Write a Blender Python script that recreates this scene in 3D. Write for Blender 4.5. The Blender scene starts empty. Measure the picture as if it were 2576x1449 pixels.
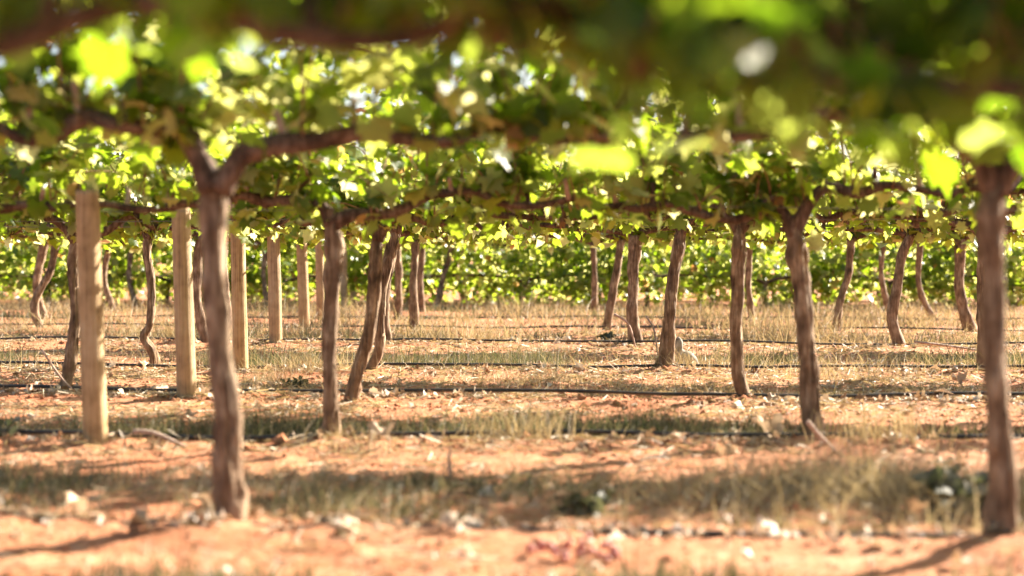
import bpy, math
import numpy as np
from mathutils import Matrix, Vector

# ------------------------------------------------------------------ camera
H, F, CX, HY, W = 0.90, 4133.0, 1288.0, 650.0, 2576.0
scene = bpy.context.scene
cd = bpy.data.cameras.new('camera')
cam = bpy.data.objects.new('camera', cd)
scene.collection.objects.link(cam)
cam.location = (0, 0, H)
cam.rotation_euler = (math.radians(90), 0, 0)
cd.sensor_width = 36.0
cd.lens = 36.0 * F / W
cd.shift_y = -(724.5 - HY) / W
cd.clip_start = 0.05
cd.clip_end = 4000
cd.dof.use_dof = True
cd.dof.focus_distance = 14.2
cd.dof.aperture_fstop = 1.4
cd.dof.aperture_blades = 0
scene.camera = cam

# ------------------------------------------------------------------ sky, sun, exposure
SUN_EL, SUN_AZ = math.radians(29), math.radians(39)      # azimuth measured from +X (row direction) towards +Y (away)
sdir = Vector((math.cos(SUN_EL) * math.cos(SUN_AZ), math.cos(SUN_EL) * math.sin(SUN_AZ), math.sin(SUN_EL)))
world = bpy.data.worlds.new('World')
scene.world = world
world.use_nodes = True
nt = world.node_tree
sky = nt.nodes.new('ShaderNodeTexSky')
sky.sky_type = 'NISHITA'
sky.sun_disc = False
sky.sun_elevation = SUN_EL
sky.sun_rotation = math.atan2(sdir.x, sdir.y)
sky.air_density = 1.0
sky.dust_density = 2.5
nt.links.new(sky.outputs[0], nt.nodes['Background'].inputs[0])
nt.nodes['Background'].inputs[1].default_value = 0.05
sl = bpy.data.lights.new('sun', 'SUN')
sl.energy = 5.0
sl.angle = math.radians(0.55)
sl.color = (1.0, 0.90, 0.76)
sun = bpy.data.objects.new('sun', sl)
scene.collection.objects.link(sun)
sun.rotation_euler = sdir.to_track_quat('Z', 'Y').to_euler()
vs = scene.view_settings
vs.view_transform = 'Standard'
vs.look = 'None'
vs.exposure = 2.42
vs.gamma = 1.0
vs.use_curve_mapping = False
scene.cycles.max_bounces = 8
scene.cycles.transmission_bounces = 4
scene.cycles.diffuse_bounces = 1
scene.cycles.sample_clamp_indirect = 6.0
scene.cycles.use_denoising = True

# ------------------------------------------------------------------ helpers
COL = scene.collection
RNG = np.random.default_rng(11)


def hash3(i, j, k):
    n = (i * 374761393 + j * 668265263 + k * 1274126177) & 0x7fffffff
    n = ((n ^ (n >> 13)) * 1274126177) & 0x7fffffff
    n = (n ^ (n >> 16)) & 0xffff
    return n / 65535.0


def vnoise(p):
    p = np.asarray(p, float)
    f = np.floor(p).astype(np.int64)
    t = p - f
    t = t * t * (3 - 2 * t)
    i, j, k = f[..., 0], f[..., 1], f[..., 2]
    x, y, z = t[..., 0], t[..., 1], t[..., 2]
    r = 0
    for a in (0, 1):
        for b in (0, 1):
            for c in (0, 1):
                r = r + hash3(i + a, j + b, k + c) * (x if a else 1 - x) * (y if b else 1 - y) * (z if c else 1 - z)
    return r - 0.5


def n2(x, y, s, seed=0.0):
    return vnoise(np.stack([np.asarray(x) * s, np.asarray(y) * s, np.full(np.shape(x), seed + 0.37)], -1))


ROWS = {  # distance straight ahead, and how much nearer each row comes per metre to the right
    'Z': (2.55, .00), 'A': (5.57, .13), 'B': (8.22, .03), 'C': (10.75, .12), 'D': (13.35, .06), 'E': (17.3, .11),
    'F': (20.9, .10), 'G': (24.3, .09), 'H': (27.4, .09), 'I': (30.5, .09), 'J': (33.6, .09)}
ORDER = 'ABCDEFGHIJ'
FAR = [31.2, 33.9, 36.8]


FEET = [((x - CX) / F * Y, Y) for x, Y in ((584, 5.72), (2512, 5.33), (834, 8.19), (2046, 8.25), (885, 10.5), (1868, 10.62), (928, 13.15), (1674, 13.25))]


def row_y(r, X):
    return ROWS[r][0] - ROWS[r][1] * X


def ground_z(X, Y):
    X = np.asarray(X, float)
    Y = np.asarray(Y, float)
    z = -.028 + 0.05 * n2(X, Y, .45, 1) + 0.03 * n2(X, Y, 1.6, 2)
    near = np.clip((40 - Y) / 25, 0, 1)
    z = z + near * (0.030 * n2(X, Y, 5.5, 3) + 0.020 * n2(X, Y, 14, 4) + 0.010 * n2(X, Y, 30, 5))
    for r in ORDER:                       # low berm of loose soil just before each hose
        d = Y - row_y(r, X)
        z = z + 0.026 * np.exp(-((d + .14) / .2) ** 2)
    for bx, by in FEET:                   # soil heaped round the near trunks
        z = z + .028 * np.exp(-(((X - bx) / .14) ** 2 + ((Y - by) / .17) ** 2))
    return z


def gz(X, Y):
    return float(ground_z(np.array([X]), np.array([Y]))[0])


def ray(x, y, Y):                         # a point seen at (x, y) of the picture that stands at depth Y
    return np.array([(x - CX) / F * Y, Y, H - (y - HY) / F * Y])


def mesh(name, verts, faces, mats, smooth=True, mat_idx=None):
    me = bpy.data.meshes.new(name)
    verts = np.asarray(verts, dtype=np.float32)
    me.vertices.add(len(verts))
    me.vertices.foreach_set('co', verts.ravel())
    if isinstance(faces, np.ndarray):
        nf, k = faces.shape
        loops = faces.astype(np.int32).ravel()
        starts = np.arange(nf, dtype=np.int32) * k
        tot = np.full(nf, k, np.int32)
    else:
        tot = np.array([len(f) for f in faces], np.int32)
        starts = np.concatenate([[0], np.cumsum(tot)[:-1]]).astype(np.int32)
        loops = np.array([i for f in faces for i in f], np.int32)
    me.loops.add(len(loops))
    me.loops.foreach_set('vertex_index', loops)
    me.polygons.add(len(tot))
    me.polygons.foreach_set('loop_start', starts)
    me.polygons.foreach_set('loop_total', tot)
    me.polygons.foreach_set('use_smooth', np.full(len(tot), smooth, bool))
    for m in (mats if isinstance(mats, (list, tuple)) else [mats]):
        me.materials.append(m)
    if mat_idx is not None:
        me.polygons.foreach_set('material_index', np.asarray(mat_idx, np.int32))
    me.update()
    me.validate()
    return me


def obj(name, me, parent=None, loc=(0, 0, 0)):
    o = bpy.data.objects.new(name, me)
    COL.objects.link(o)
    o.location = loc
    if parent is not None:
        o.parent = parent
    return o


def tag(o, label=None, cat=None, group=None, kind=None):
    if label:
        o['label'] = label
    if cat:
        o['category'] = cat
    if group:
        o['group'] = group
    if kind:
        o['kind'] = kind
    return o


def spline(pts, n):
    p = np.asarray(pts, float)
    if len(p) == 2:
        t = np.linspace(0, 1, n)[:, None]
        return p[0] * (1 - t) + p[1] * t
    q = np.vstack([2 * p[0] - p[1], p, 2 * p[-1] - p[-2]])
    L = np.concatenate([[0], np.cumsum(np.linalg.norm(np.diff(p, axis=0), axis=1))])
    out = []
    for s in np.linspace(0, L[-1], n):
        i = min(max(np.searchsorted(L, s, 'right') - 1, 0), len(p) - 2)
        t = (s - L[i]) / max(L[i + 1] - L[i], 1e-9)
        a, b, c, d = q[i], q[i + 1], q[i + 2], q[i + 3]
        out.append(.5 * (2 * b + (c - a) * t + (2 * a - 5 * b + 4 * c - d) * t * t + (3 * b - a - 3 * c + d) * t ** 3))
    return np.array(out)


def tube(pts, radii, n=40, seg=12, rough=0.0, seed=0.0, fl=9.0, fa=1.6, caps=True):
    c = spline(pts, n)
    rr = np.asarray(radii, float)
    r = np.interp(np.linspace(0, 1, n), np.linspace(0, 1, len(rr)), rr)
    tng = np.gradient(c, axis=0)
    tng /= np.linalg.norm(tng, axis=1)[:, None] + 1e-12
    ref = np.array([0, 1.0, 0]) if abs(tng[:, 1]).mean() < .8 else np.array([1.0, 0, 0])
    u = np.cross(tng, ref)
    u /= np.linalg.norm(u, axis=1)[:, None] + 1e-12
    v = np.cross(tng, u)
    th = np.linspace(0, 2 * math.pi, seg, endpoint=False)
    L = np.concatenate([[0], np.cumsum(np.linalg.norm(np.diff(c, axis=0), axis=1))])
    R = np.repeat(r[:, None], seg, 1)
    if rough:
        A, S = np.meshgrid(th, L)
        tw = A + S * 1.1
        q = np.stack([np.cos(tw) * fa + seed, np.sin(tw) * fa, S * fl], -1)
        q2 = np.stack([np.cos(tw) * fa * 3.1, np.sin(tw) * fa * 3.1 + seed, S * fl * .55], -1)
        q3 = np.stack([np.cos(A) * .8, np.sin(A) * .8, S * 5 + seed], -1)
        q4 = np.stack([np.cos(tw) * fa * 1.2 + 7, np.sin(tw) * fa * 1.2, S * 19 + seed], -1)
        R = R * (1 + rough * (1.2 * vnoise(q) + 1.2 * vnoise(q2) + 1.2 * vnoise(q3) + .9 * np.maximum(vnoise(q4), 0)))
    V = c[:, None, :] + R[..., None] * (np.cos(th)[None, :, None] * u[:, None, :] + np.sin(th)[None, :, None] * v[:, None, :])
    V = V.reshape(-1, 3)
    i = np.arange(n - 1)[:, None] * seg
    j = np.arange(seg)[None, :]
    jn = (j + 1) % seg
    Fq = np.stack([i + j, i + jn, i + seg + jn, i + seg + j], -1).reshape(-1, 4)
    faces = [tuple(f) for f in Fq]
    if caps:
        faces.append(tuple(range(seg - 1, -1, -1)))
        faces.append(tuple(range((n - 1) * seg, n * seg)))
    return V, faces


def join(parts):
    V, Fc, off = [], [], 0
    for v, f in parts:
        V.append(v)
        Fc += [tuple(i + off for i in t) for t in f]
        off += len(v)
    return np.vstack(V), Fc


# ------------------------------------------------------------------ materials
def new_mat(name):
    m = bpy.data.materials.new(name)
    m.use_nodes = True
    t = m.node_tree
    for n in list(t.nodes):
        t.nodes.remove(n)
    out = t.nodes.new('ShaderNodeOutputMaterial')
    return m, t, out


def node(t, kind, **kw):
    n = t.nodes.new(kind)
    for k, v in kw.items():
        setattr(n, k, v)
    return n


def ramp(t, stops, interp='LINEAR'):
    n = t.nodes.new('ShaderNodeValToRGB')
    cr = n.color_ramp
    cr.interpolation = interp
    while len(cr.elements) < len(stops):
        cr.elements.new(0.5)
    for e, (p, c) in zip(cr.elements, stops):
        e.position = p
        e.color = (*c, 1)
    return n


def piece_random(t):
    g = node(t, 'ShaderNodeNewGeometry')
    o = node(t, 'ShaderNodeObjectInfo')
    a = node(t, 'ShaderNodeMath', operation='ADD')
    t.links.new(g.outputs['Random Per Island'], a.inputs[0])
    t.links.new(o.outputs['Random'], a.inputs[1])
    f = node(t, 'ShaderNodeMath', operation='FRACT')
    t.links.new(a.outputs[0], f.inputs[0])
    return f


def leaf_mat(name, refl, trans, mixf=.5, rough=.42, spec=.5):
    m, t, out = new_mat(name)
    r = piece_random(t)
    c1 = ramp(t, refl)
    c2 = ramp(t, trans)
    t.links.new(r.outputs[0], c1.inputs[0])
    t.links.new(r.outputs[0], c2.inputs[0])
    tc = node(t, 'ShaderNodeTexCoord')
    nz = node(t, 'ShaderNodeTexNoise')
    nz.inputs['Scale'].default_value = 38
    nz.inputs['Detail'].default_value = 3
    t.links.new(tc.outputs['Object'], nz.inputs['Vector'])
    bmp = node(t, 'ShaderNodeBump')
    bmp.inputs['Strength'].default_value = .35
    bmp.inputs['Distance'].default_value = .01
    t.links.new(nz.outputs['Fac'], bmp.inputs['Height'])
    p = node(t, 'ShaderNodeBsdfPrincipled')
    p.inputs['Roughness'].default_value = rough
    p.inputs['Specular IOR Level'].default_value = spec
    t.links.new(c1.outputs[0], p.inputs['Base Color'])
    t.links.new(bmp.outputs[0], p.inputs['Normal'])
    tr = node(t, 'ShaderNodeBsdfTranslucent')
    t.links.new(c2.outputs[0], tr.inputs['Color'])
    mx = node(t, 'ShaderNodeMixShader')
    mx.inputs[0].default_value = mixf
    t.links.new(p.outputs[0], mx.inputs[1])
    t.links.new(tr.outputs[0], mx.inputs[2])
    t.links.new(mx.outputs[0], out.inputs[0])
    return m


M = {}
M['leaf'] = leaf_mat('vine_leaf',
    [(0, (.025, .085, .012)), (.35, (.045, .12, .018)), (.7, (.085, .165, .03)), (.982, (.17, .22, .07)), (.99, (.30, .13, .04)), (1, (.36, .20, .09))],
    [(0, (.20, .32, .010)), (.35, (.36, .46, .025)), (.7, (.58, .61, .11)), (.982, (.80, .75, .36)), (.99, (.60, .26, .06)), (1, (.62, .40, .16))],
    .58, .34, .6)
M['leaf_green'] = leaf_mat('vine_leaf_green',
    [(0, (.022, .085, .012)), (.5, (.04, .125, .018)), (1, (.09, .17, .04))],
    [(0, (.18, .33, .010)), (.5, (.34, .47, .02)), (1, (.56, .64, .12))],
    .58, .34, .6)
M['dryleaf'] = leaf_mat('dry_leaf',
    [(0, (.22, .12, .06)), (.35, (.40, .26, .15)), (.7, (.58, .45, .32)), (1, (.74, .66, .56))],
    [(0, (.35, .2, .1)), (1, (.5, .36, .22))], .25, .6, .3)
M['grass'] = leaf_mat('grass_blades',
    [(0, (.04, .045, .024)), (.5, (.08, .082, .045)), (.75, (.15, .13, .075)), (1, (.34, .27, .16))],
    [(0, (.07, .10, .03)), (1, (.28, .22, .1))], .3, .6, .3)
M['straw'] = leaf_mat('dry_grass',
    [(0, (.15, .11, .065)), (.45, (.33, .25, .15)), (.8, (.50, .40, .26)), (1, (.70, .60, .44))],
    [(0, (.36, .24, .09)), (1, (.55, .42, .2))], .3, .6, .3)
M['weed'] = leaf_mat('weed_leaf',
    [(0, (.05, .055, .03)), (1, (.12, .115, .065))], [(0, (.07, .09, .03)), (1, (.15, .15, .06))], .3, .45, .4)


def bark_mat(name, dark, mid, pale, dust, scale=(55, 55, 7), grey=0.0):
    m, t, out = new_mat(name)
    tc = node(t, 'ShaderNodeTexCoord')
    mp = node(t, 'ShaderNodeMapping')
    mp.inputs['Scale'].default_value = scale
    t.links.new(tc.outputs['Object'], mp.inputs[0])
    nz = node(t, 'ShaderNodeTexNoise')
    nz.inputs['Scale'].default_value = 1
    nz.inputs['Detail'].default_value = 6
    nz.inputs['Roughness'].default_value = .65
    t.links.new(mp.outputs[0], nz.inputs['Vector'])
    big = node(t, 'ShaderNodeTexNoise')
    big.inputs['Scale'].default_value = 9
    big.inputs['Detail'].default_value = 4
    t.links.new(tc.outputs['Object'], big.inputs['Vector'])
    cr = ramp(t, [(.34, dark), (.5, mid), (.66, pale)])
    ad = node(t, 'ShaderNodeMath', operation='MULTIPLY_ADD')
    ad.inputs[1].default_value = .55
    t.links.new(big.outputs['Fac'], ad.inputs[0])
    ad2 = node(t, 'ShaderNodeMath', operation='MULTIPLY_ADD')
    ad2.inputs[1].default_value = .75
    ad2.inputs[2].default_value = -.15
    t.links.new(nz.outputs['Fac'], ad2.inputs[0])
    t.links.new(ad2.outputs[0], ad.inputs[2])
    t.links.new(ad.outputs[0], cr.inputs[0])
    # red dust splashed on the lowest 35 cm
    sp = node(t, 'ShaderNodeSeparateXYZ')
    t.links.new(tc.outputs['Object'], sp.inputs[0])
    mr = node(t, 'ShaderNodeMapRange')
    mr.inputs['From Min'].default_value = .0
    mr.inputs['From Max'].default_value = .5
    mr.inputs['To Min'].default_value = .75
    mr.inputs['To Max'].default_value = .1
    t.links.new(sp.outputs['Z'], mr.inputs['Value'])
    mul = node(t, 'ShaderNodeMath', operation='MULTIPLY')
    t.links.new(mr.outputs[0], mul.inputs[0])
    t.links.new(big.outputs['Fac'], mul.inputs[1])
    mix = node(t, 'ShaderNodeMix', data_type='RGBA')
    t.links.new(mul.outputs[0], mix.inputs['Factor'])
    t.links.new(cr.outputs[0], mix.inputs[6])
    mix.inputs[7].default_value = (*dust, 1)
    if grey:
        oi = node(t, 'ShaderNodeObjectInfo')
        gm = node(t, 'ShaderNodeMath', operation='MULTIPLY')
        gm.inputs[1].default_value = grey
        t.links.new(oi.outputs['Random'], gm.inputs[0])
        mg = node(t, 'ShaderNodeMix', data_type='RGBA')
        t.links.new(gm.outputs[0], mg.inputs['Factor'])
        t.links.new(cr.outputs[0], mg.inputs[6])
        mg.inputs[7].default_value = (.30, .27, .22, 1)
        t.links.new(mg.outputs[2], mix.inputs[6])
    p = node(t, 'ShaderNodeBsdfPrincipled')
    p.inputs['Roughness'].default_value = .85
    p.inputs['Specular IOR Level'].default_value = .25
    t.links.new(mix.outputs[2], p.inputs['Base Color'])
    b = node(t, 'ShaderNodeBump')
    b.inputs['Strength'].default_value = .9
    b.inputs['Distance'].default_value = .012
    t.links.new(nz.outputs['Fac'], b.inputs['Height'])
    t.links.new(b.outputs[0], p.inputs['Normal'])
    t.links.new(p.outputs[0], out.inputs[0])
    return m


M['bark'] = bark_mat('vine_bark', (.050, .034, .022), (.19, .128, .08), (.44, .34, .235), (.32, .17, .09))
M['cordon'] = bark_mat('cordon_bark', (.038, .023, .015), (.115, .070, .046), (.27, .185, .13), (.12, .07, .045))
M['post'] = bark_mat('post_timber', (.19, .115, .05), (.46, .315, .16), (.58, .44, .27), (.50, .27, .11), (75, 75, 1.6), .35)
M['cane'] = bark_mat('cane_bark', (.16, .085, .04), (.28, .16, .08), (.40, .25, .15), (.25, .14, .07))
M['spur'] = bark_mat('spur_wood', (.25, .15, .10), (.45, .31, .24), (.60, .47, .39), (.4, .28, .2))


def plain(name, col, rough=.5, spec=.5, metallic=0.0, var=None, scale=30):
    m, t, out = new_mat(name)
    p = node(t, 'ShaderNodeBsdfPrincipled')
    p.inputs['Roughness'].default_value = rough
    p.inputs['Specular IOR Level'].default_value = spec
    p.inputs['Metallic'].default_value = metallic
    if var:
        tc = node(t, 'ShaderNodeTexCoord')
        nz = node(t, 'ShaderNodeTexNoise')
        nz.inputs['Scale'].default_value = scale
        nz.inputs['Detail'].default_value = 4
        t.links.new(tc.outputs['Object'], nz.inputs['Vector'])
        c = ramp(t, [(.35, col), (.65, var)])
        t.links.new(nz.outputs['Fac'], c.inputs[0])
        t.links.new(c.outputs[0], p.inputs['Base Color'])
    else:
        p.inputs['Base Color'].default_value = (*col, 1)
    t.links.new(p.outputs[0], out.inputs[0])
    return m


M['hose'] = plain('black_polythene', (.012, .012, .014), .45, .5, var=(.05, .038, .03), scale=6)
M['wire'] = plain('galvanised_wire', (.25, .24, .22), .45, .5, .8, var=(.12, .10, .09), scale=8)
M['feather'] = plain('grey_feathers', (.14, .125, .105), .8, .2, var=(.33, .295, .25), scale=26)
M['horn'] = plain('beak_horn', (.10, .08, .07), .5, .4, var=(.16, .12, .1))
M['eye'] = plain('eye_black', (.01, .01, .01), .15, .6)
M['grape'] = plain('red_grape', (.30, .045, .04), .35, .5, var=(.45, .12, .10), scale=20)


def soil_mat():
    m, t, out = new_mat('red_soil')
    tc = node(t, 'ShaderNodeTexCoord')

    def noise(s, d=5, r=.6):
        n = node(t, 'ShaderNodeTexNoise')
        n.inputs['Scale'].default_value = s
        n.inputs['Detail'].default_value = d
        n.inputs['Roughness'].default_value = r
        t.links.new(tc.outputs['Object'], n.inputs['Vector'])
        return n
    a, b, c = noise(1.7), noise(11, 6, .7), noise(70, 4, .7)
    c1 = ramp(t, [(.3, (.22, .074, .032)), (.5, (.42, .165, .076)), (.72, (.60, .37, .24))])
    t.links.new(b.outputs['Fac'], c1.inputs[0])
    c2 = ramp(t, [(.35, (.34, .108, .044)), (.65, (.53, .27, .15))])
    t.links.new(a.outputs['Fac'], c2.inputs[0])
    mx = node(t, 'ShaderNodeMix', data_type='RGBA')
    mx.inputs['Factor'].default_value = .45
    t.links.new(c1.outputs[0], mx.inputs[6])
    t.links.new(c2.outputs[0], mx.inputs[7])
    sp = ramp(t, [(.60, (0, 0, 0)), (.72, (1, 1, 1))])
    t.links.new(c.outputs['Fac'], sp.inputs[0])
    mf = node(t, 'ShaderNodeMath', operation='MULTIPLY')
    mf.inputs[1].default_value = .6
    t.links.new(sp.outputs[0], mf.inputs[0])
    m2 = node(t, 'ShaderNodeMix', data_type='RGBA')
    t.links.new(mf.outputs[0], m2.inputs['Factor'])
    t.links.new(mx.outputs[2], m2.inputs[6])
    m2.inputs[7].default_value = (.68, .50, .36, 1)
    p = node(t, 'ShaderNodeBsdfPrincipled')
    p.inputs['Roughness'].default_value = .95
    p.inputs['Specular IOR Level'].default_value = .15
    t.links.new(m2.outputs[2], p.inputs['Base Color'])
    bp = node(t, 'ShaderNodeBump')
    bp.inputs['Strength'].default_value = .8
    bp.inputs['Distance'].default_value = .03
    t.links.new(b.outputs['Fac'], bp.inputs['Height'])
    b2 = node(t, 'ShaderNodeBump')
    b2.inputs['Strength'].default_value = .6
    b2.inputs['Distance'].default_value = .008
    t.links.new(c.outputs['Fac'], b2.inputs['Height'])
    t.links.new(bp.outputs[0], b2.inputs['Normal'])
    t.links.new(b2.outputs[0], p.inputs['Normal'])
    t.links.new(p.outputs[0], out.inputs[0])
    return m


M['soil'] = soil_mat()

# ------------------------------------------------------------------ ground
xs = np.concatenate([[-1500, -600, -250, -100, -50, -30], np.arange(-20, -4.6, .14), np.arange(-4.6, 4.6, .036),
                     np.arange(4.6, 20, .14), [30, 50, 100, 250, 600, 1500]])
ys = np.concatenate([[-1500, -400, -100, -30, -10, -4], np.arange(-2, 4.2, .2), np.arange(4.2, 9.5, .03), np.arange(9.5, 18, .05),
                     np.arange(18, 50, .16), [55, 65, 80, 120, 250, 600, 1500, 3000]])
GX, GY = np.meshgrid(xs, ys)
GZ = ground_z(GX, GY)
GZ = np.where((np.abs(GX) > 25) | (GY > 60) | (GY < -5), 0, GZ)
nx, ny = len(xs), len(ys)
ii = np.arange(ny - 1)[:, None] * nx + np.arange(nx - 1)[None, :]
Fg = np.stack([ii, ii + 1, ii + nx + 1, ii + nx], -1).reshape(-1, 4)
tag(obj('ground', mesh('ground', np.stack([GX, GY, GZ], -1).reshape(-1, 3), Fg, M['soil'])),
    'bare orange-red vineyard soil between the rows', None, kind='structure')

# ------------------------------------------------------------------ leaf shapes
HALF = [(.05, -.02), (.24, -.20), (.43, -.06), (.36, .10), (.58, .30), (.40, .40), (.33, .66), (.16, .62), (.0, 1.0)]


def leaf_shape(cup, fold, wav, seed, lod=0):
    h = HALF if lod == 0 else [(.1, -.1), (.46, -.02), (.55, .32), (.28, .66), (0, 1.0)]
    o = h + [(-x, y) for x, y in reversed(h[:-1])]
    r = np.random.default_rng(seed)
    P = np.array([(0, .28)] + o)
    P = P + np.vstack([[0, 0], r.normal(0, .022, (len(o), 2))])
    x, y = P[:, 0], P[:, 1]
    z = fold * np.abs(x) - cup * (y - .2) ** 2 - cup * .8 * x * x + wav * np.sin(7 * x + 5 * y + seed)
    V = np.stack([x, y, z], -1)
    n = len(o)
    Fc = np.array([(0, 1 + i, 1 + (i + 1) % n) for i in range(n)])
    return V, Fc


LEAF = [leaf_shape(.22, .10, .05, 1), leaf_shape(.38, -.12, .05, 2), leaf_shape(.12, .26, .06, 3), leaf_shape(.55, .05, .07, 4)]
LEAF_FAR = [leaf_shape(.22, .10, .05, 1, 1), leaf_shape(.42, -.1, .05, 2, 1), leaf_shape(.15, .25, .05, 3, 1)]
DRY = [leaf_shape(1.0, .55, .16, 7), leaf_shape(.5, 1.0, .2, 8), leaf_shape(1.3, -.2, .2, 9)]
LEAF_ME = {k: [mesh('leaf', v, f, M[k]) for v, f in LEAF] for k in ('leaf', 'leaf_green')}
DRY_ME = [mesh('dry_leaf', v, f, M['dryleaf']) for v, f in DRY]


def basis(nrm, tip):
    nrm = nrm / (np.linalg.norm(nrm, axis=-1, keepdims=True) + 1e-9)
    tip = tip - nrm * np.sum(tip * nrm, -1, keepdims=True)
    tip = tip / (np.linalg.norm(tip, axis=-1, keepdims=True) + 1e-9)
    sx = np.cross(tip, nrm)
    return np.stack([sx, tip, nrm], -1)          # columns x, y, z


def bake(P, B, S, K, shapes):
    V, Fc, off = [], [], 0
    for k, (v, f) in enumerate(shapes):
        m = K % len(shapes) == k
        if not m.any():
            continue
        q = np.einsum('nij,vj->nvi', B[m], v) * S[m][:, None, None] + P[m][:, None, :]
        n = len(q)
        V.append(q.reshape(-1, 3))
        Fc.append((f[None] + (np.arange(n) * len(v))[:, None, None] + off).reshape(-1, 3))
        off += n * len(v)
    return np.vstack(V), np.vstack(Fc)


SUNV = np.array(sdir)


def grow(arm, rng, shoots, zlow, ztop=1.78, size=.115, spread=1.0, far=.58, lm='leaf'):
    """shoots growing off a cordon (polyline arm); returns leaves and canes"""
    L = spline(arm, 60)
    P, N, T, S, canes = [], [], [], [], []
    for k in range(int(shoots * 1.6)):               # leaves close about the cordon itself
        p = L[int(rng.integers(6, 60))] + rng.normal(0, 1, 3) * [.04, .11, .06]
        if p[2] < zlow(p[0]):
            continue
        P.append(p)
        N.append(np.array([0, 0, .45]) + rng.normal(0, .6, 3))
        T.append(np.array([0, 0, -.6]) + rng.normal(0, .5, 3))
        S.append(size * rng.uniform(.5, 1.15))
    for k in range(shoots):
        s = L[int(rng.integers(0, 60))] + rng.normal(0, .02, 3)
        side = 1 if rng.random() < far else -1
        d = np.array([rng.normal(0, .42), side * rng.uniform(.05, .6) * spread, rng.uniform(.4, 1.5)])
        d /= np.linalg.norm(d)
        g = rng.uniform(.03, .15)
        path = [s.copy()]
        n = int(rng.integers(8, 20))
        for q in range(n):
            s = s + d * .065
            d = d + np.array([rng.normal(0, .10), rng.normal(0, .10), -g])
            if s[2] > ztop:
                d[2] = min(d[2], -.1)
            d /= np.linalg.norm(d)
            if s[2] < zlow(s[0]):
                break
            path.append(s.copy())
            for _ in range(2 if rng.random() < .45 else 1):
                off = rng.normal(0, 1, 3)
                off /= np.linalg.norm(off)
                off[2] *= .6
                p = s + off * rng.uniform(.03, .09)
                if p[2] < zlow(p[0]):
                    continue
                P.append(p)
                N.append(np.array([0, 0, .55]) + rng.normal(0, .55, 3) + .25 * SUNV)
                T.append(off * .8 + np.array([0, 0, -.7]) + rng.normal(0, .3, 3))
                S.append(size * rng.uniform(.55, 1.25))
        if len(path) > 3:
            canes.append(np.array(path))
    return np.array(P), basis(np.array(N), np.array(T)), np.array(S), canes


def in_view(P, pad=1.0):
    Y = np.maximum(P[:, 1], .3)
    x = (P[:, 0]) / Y * F + CX
    y = HY - (P[:, 2] - H) / Y * F
    return (x > -40) & (x < W + 40) & (y > -40) & (y < 1490)


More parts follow.
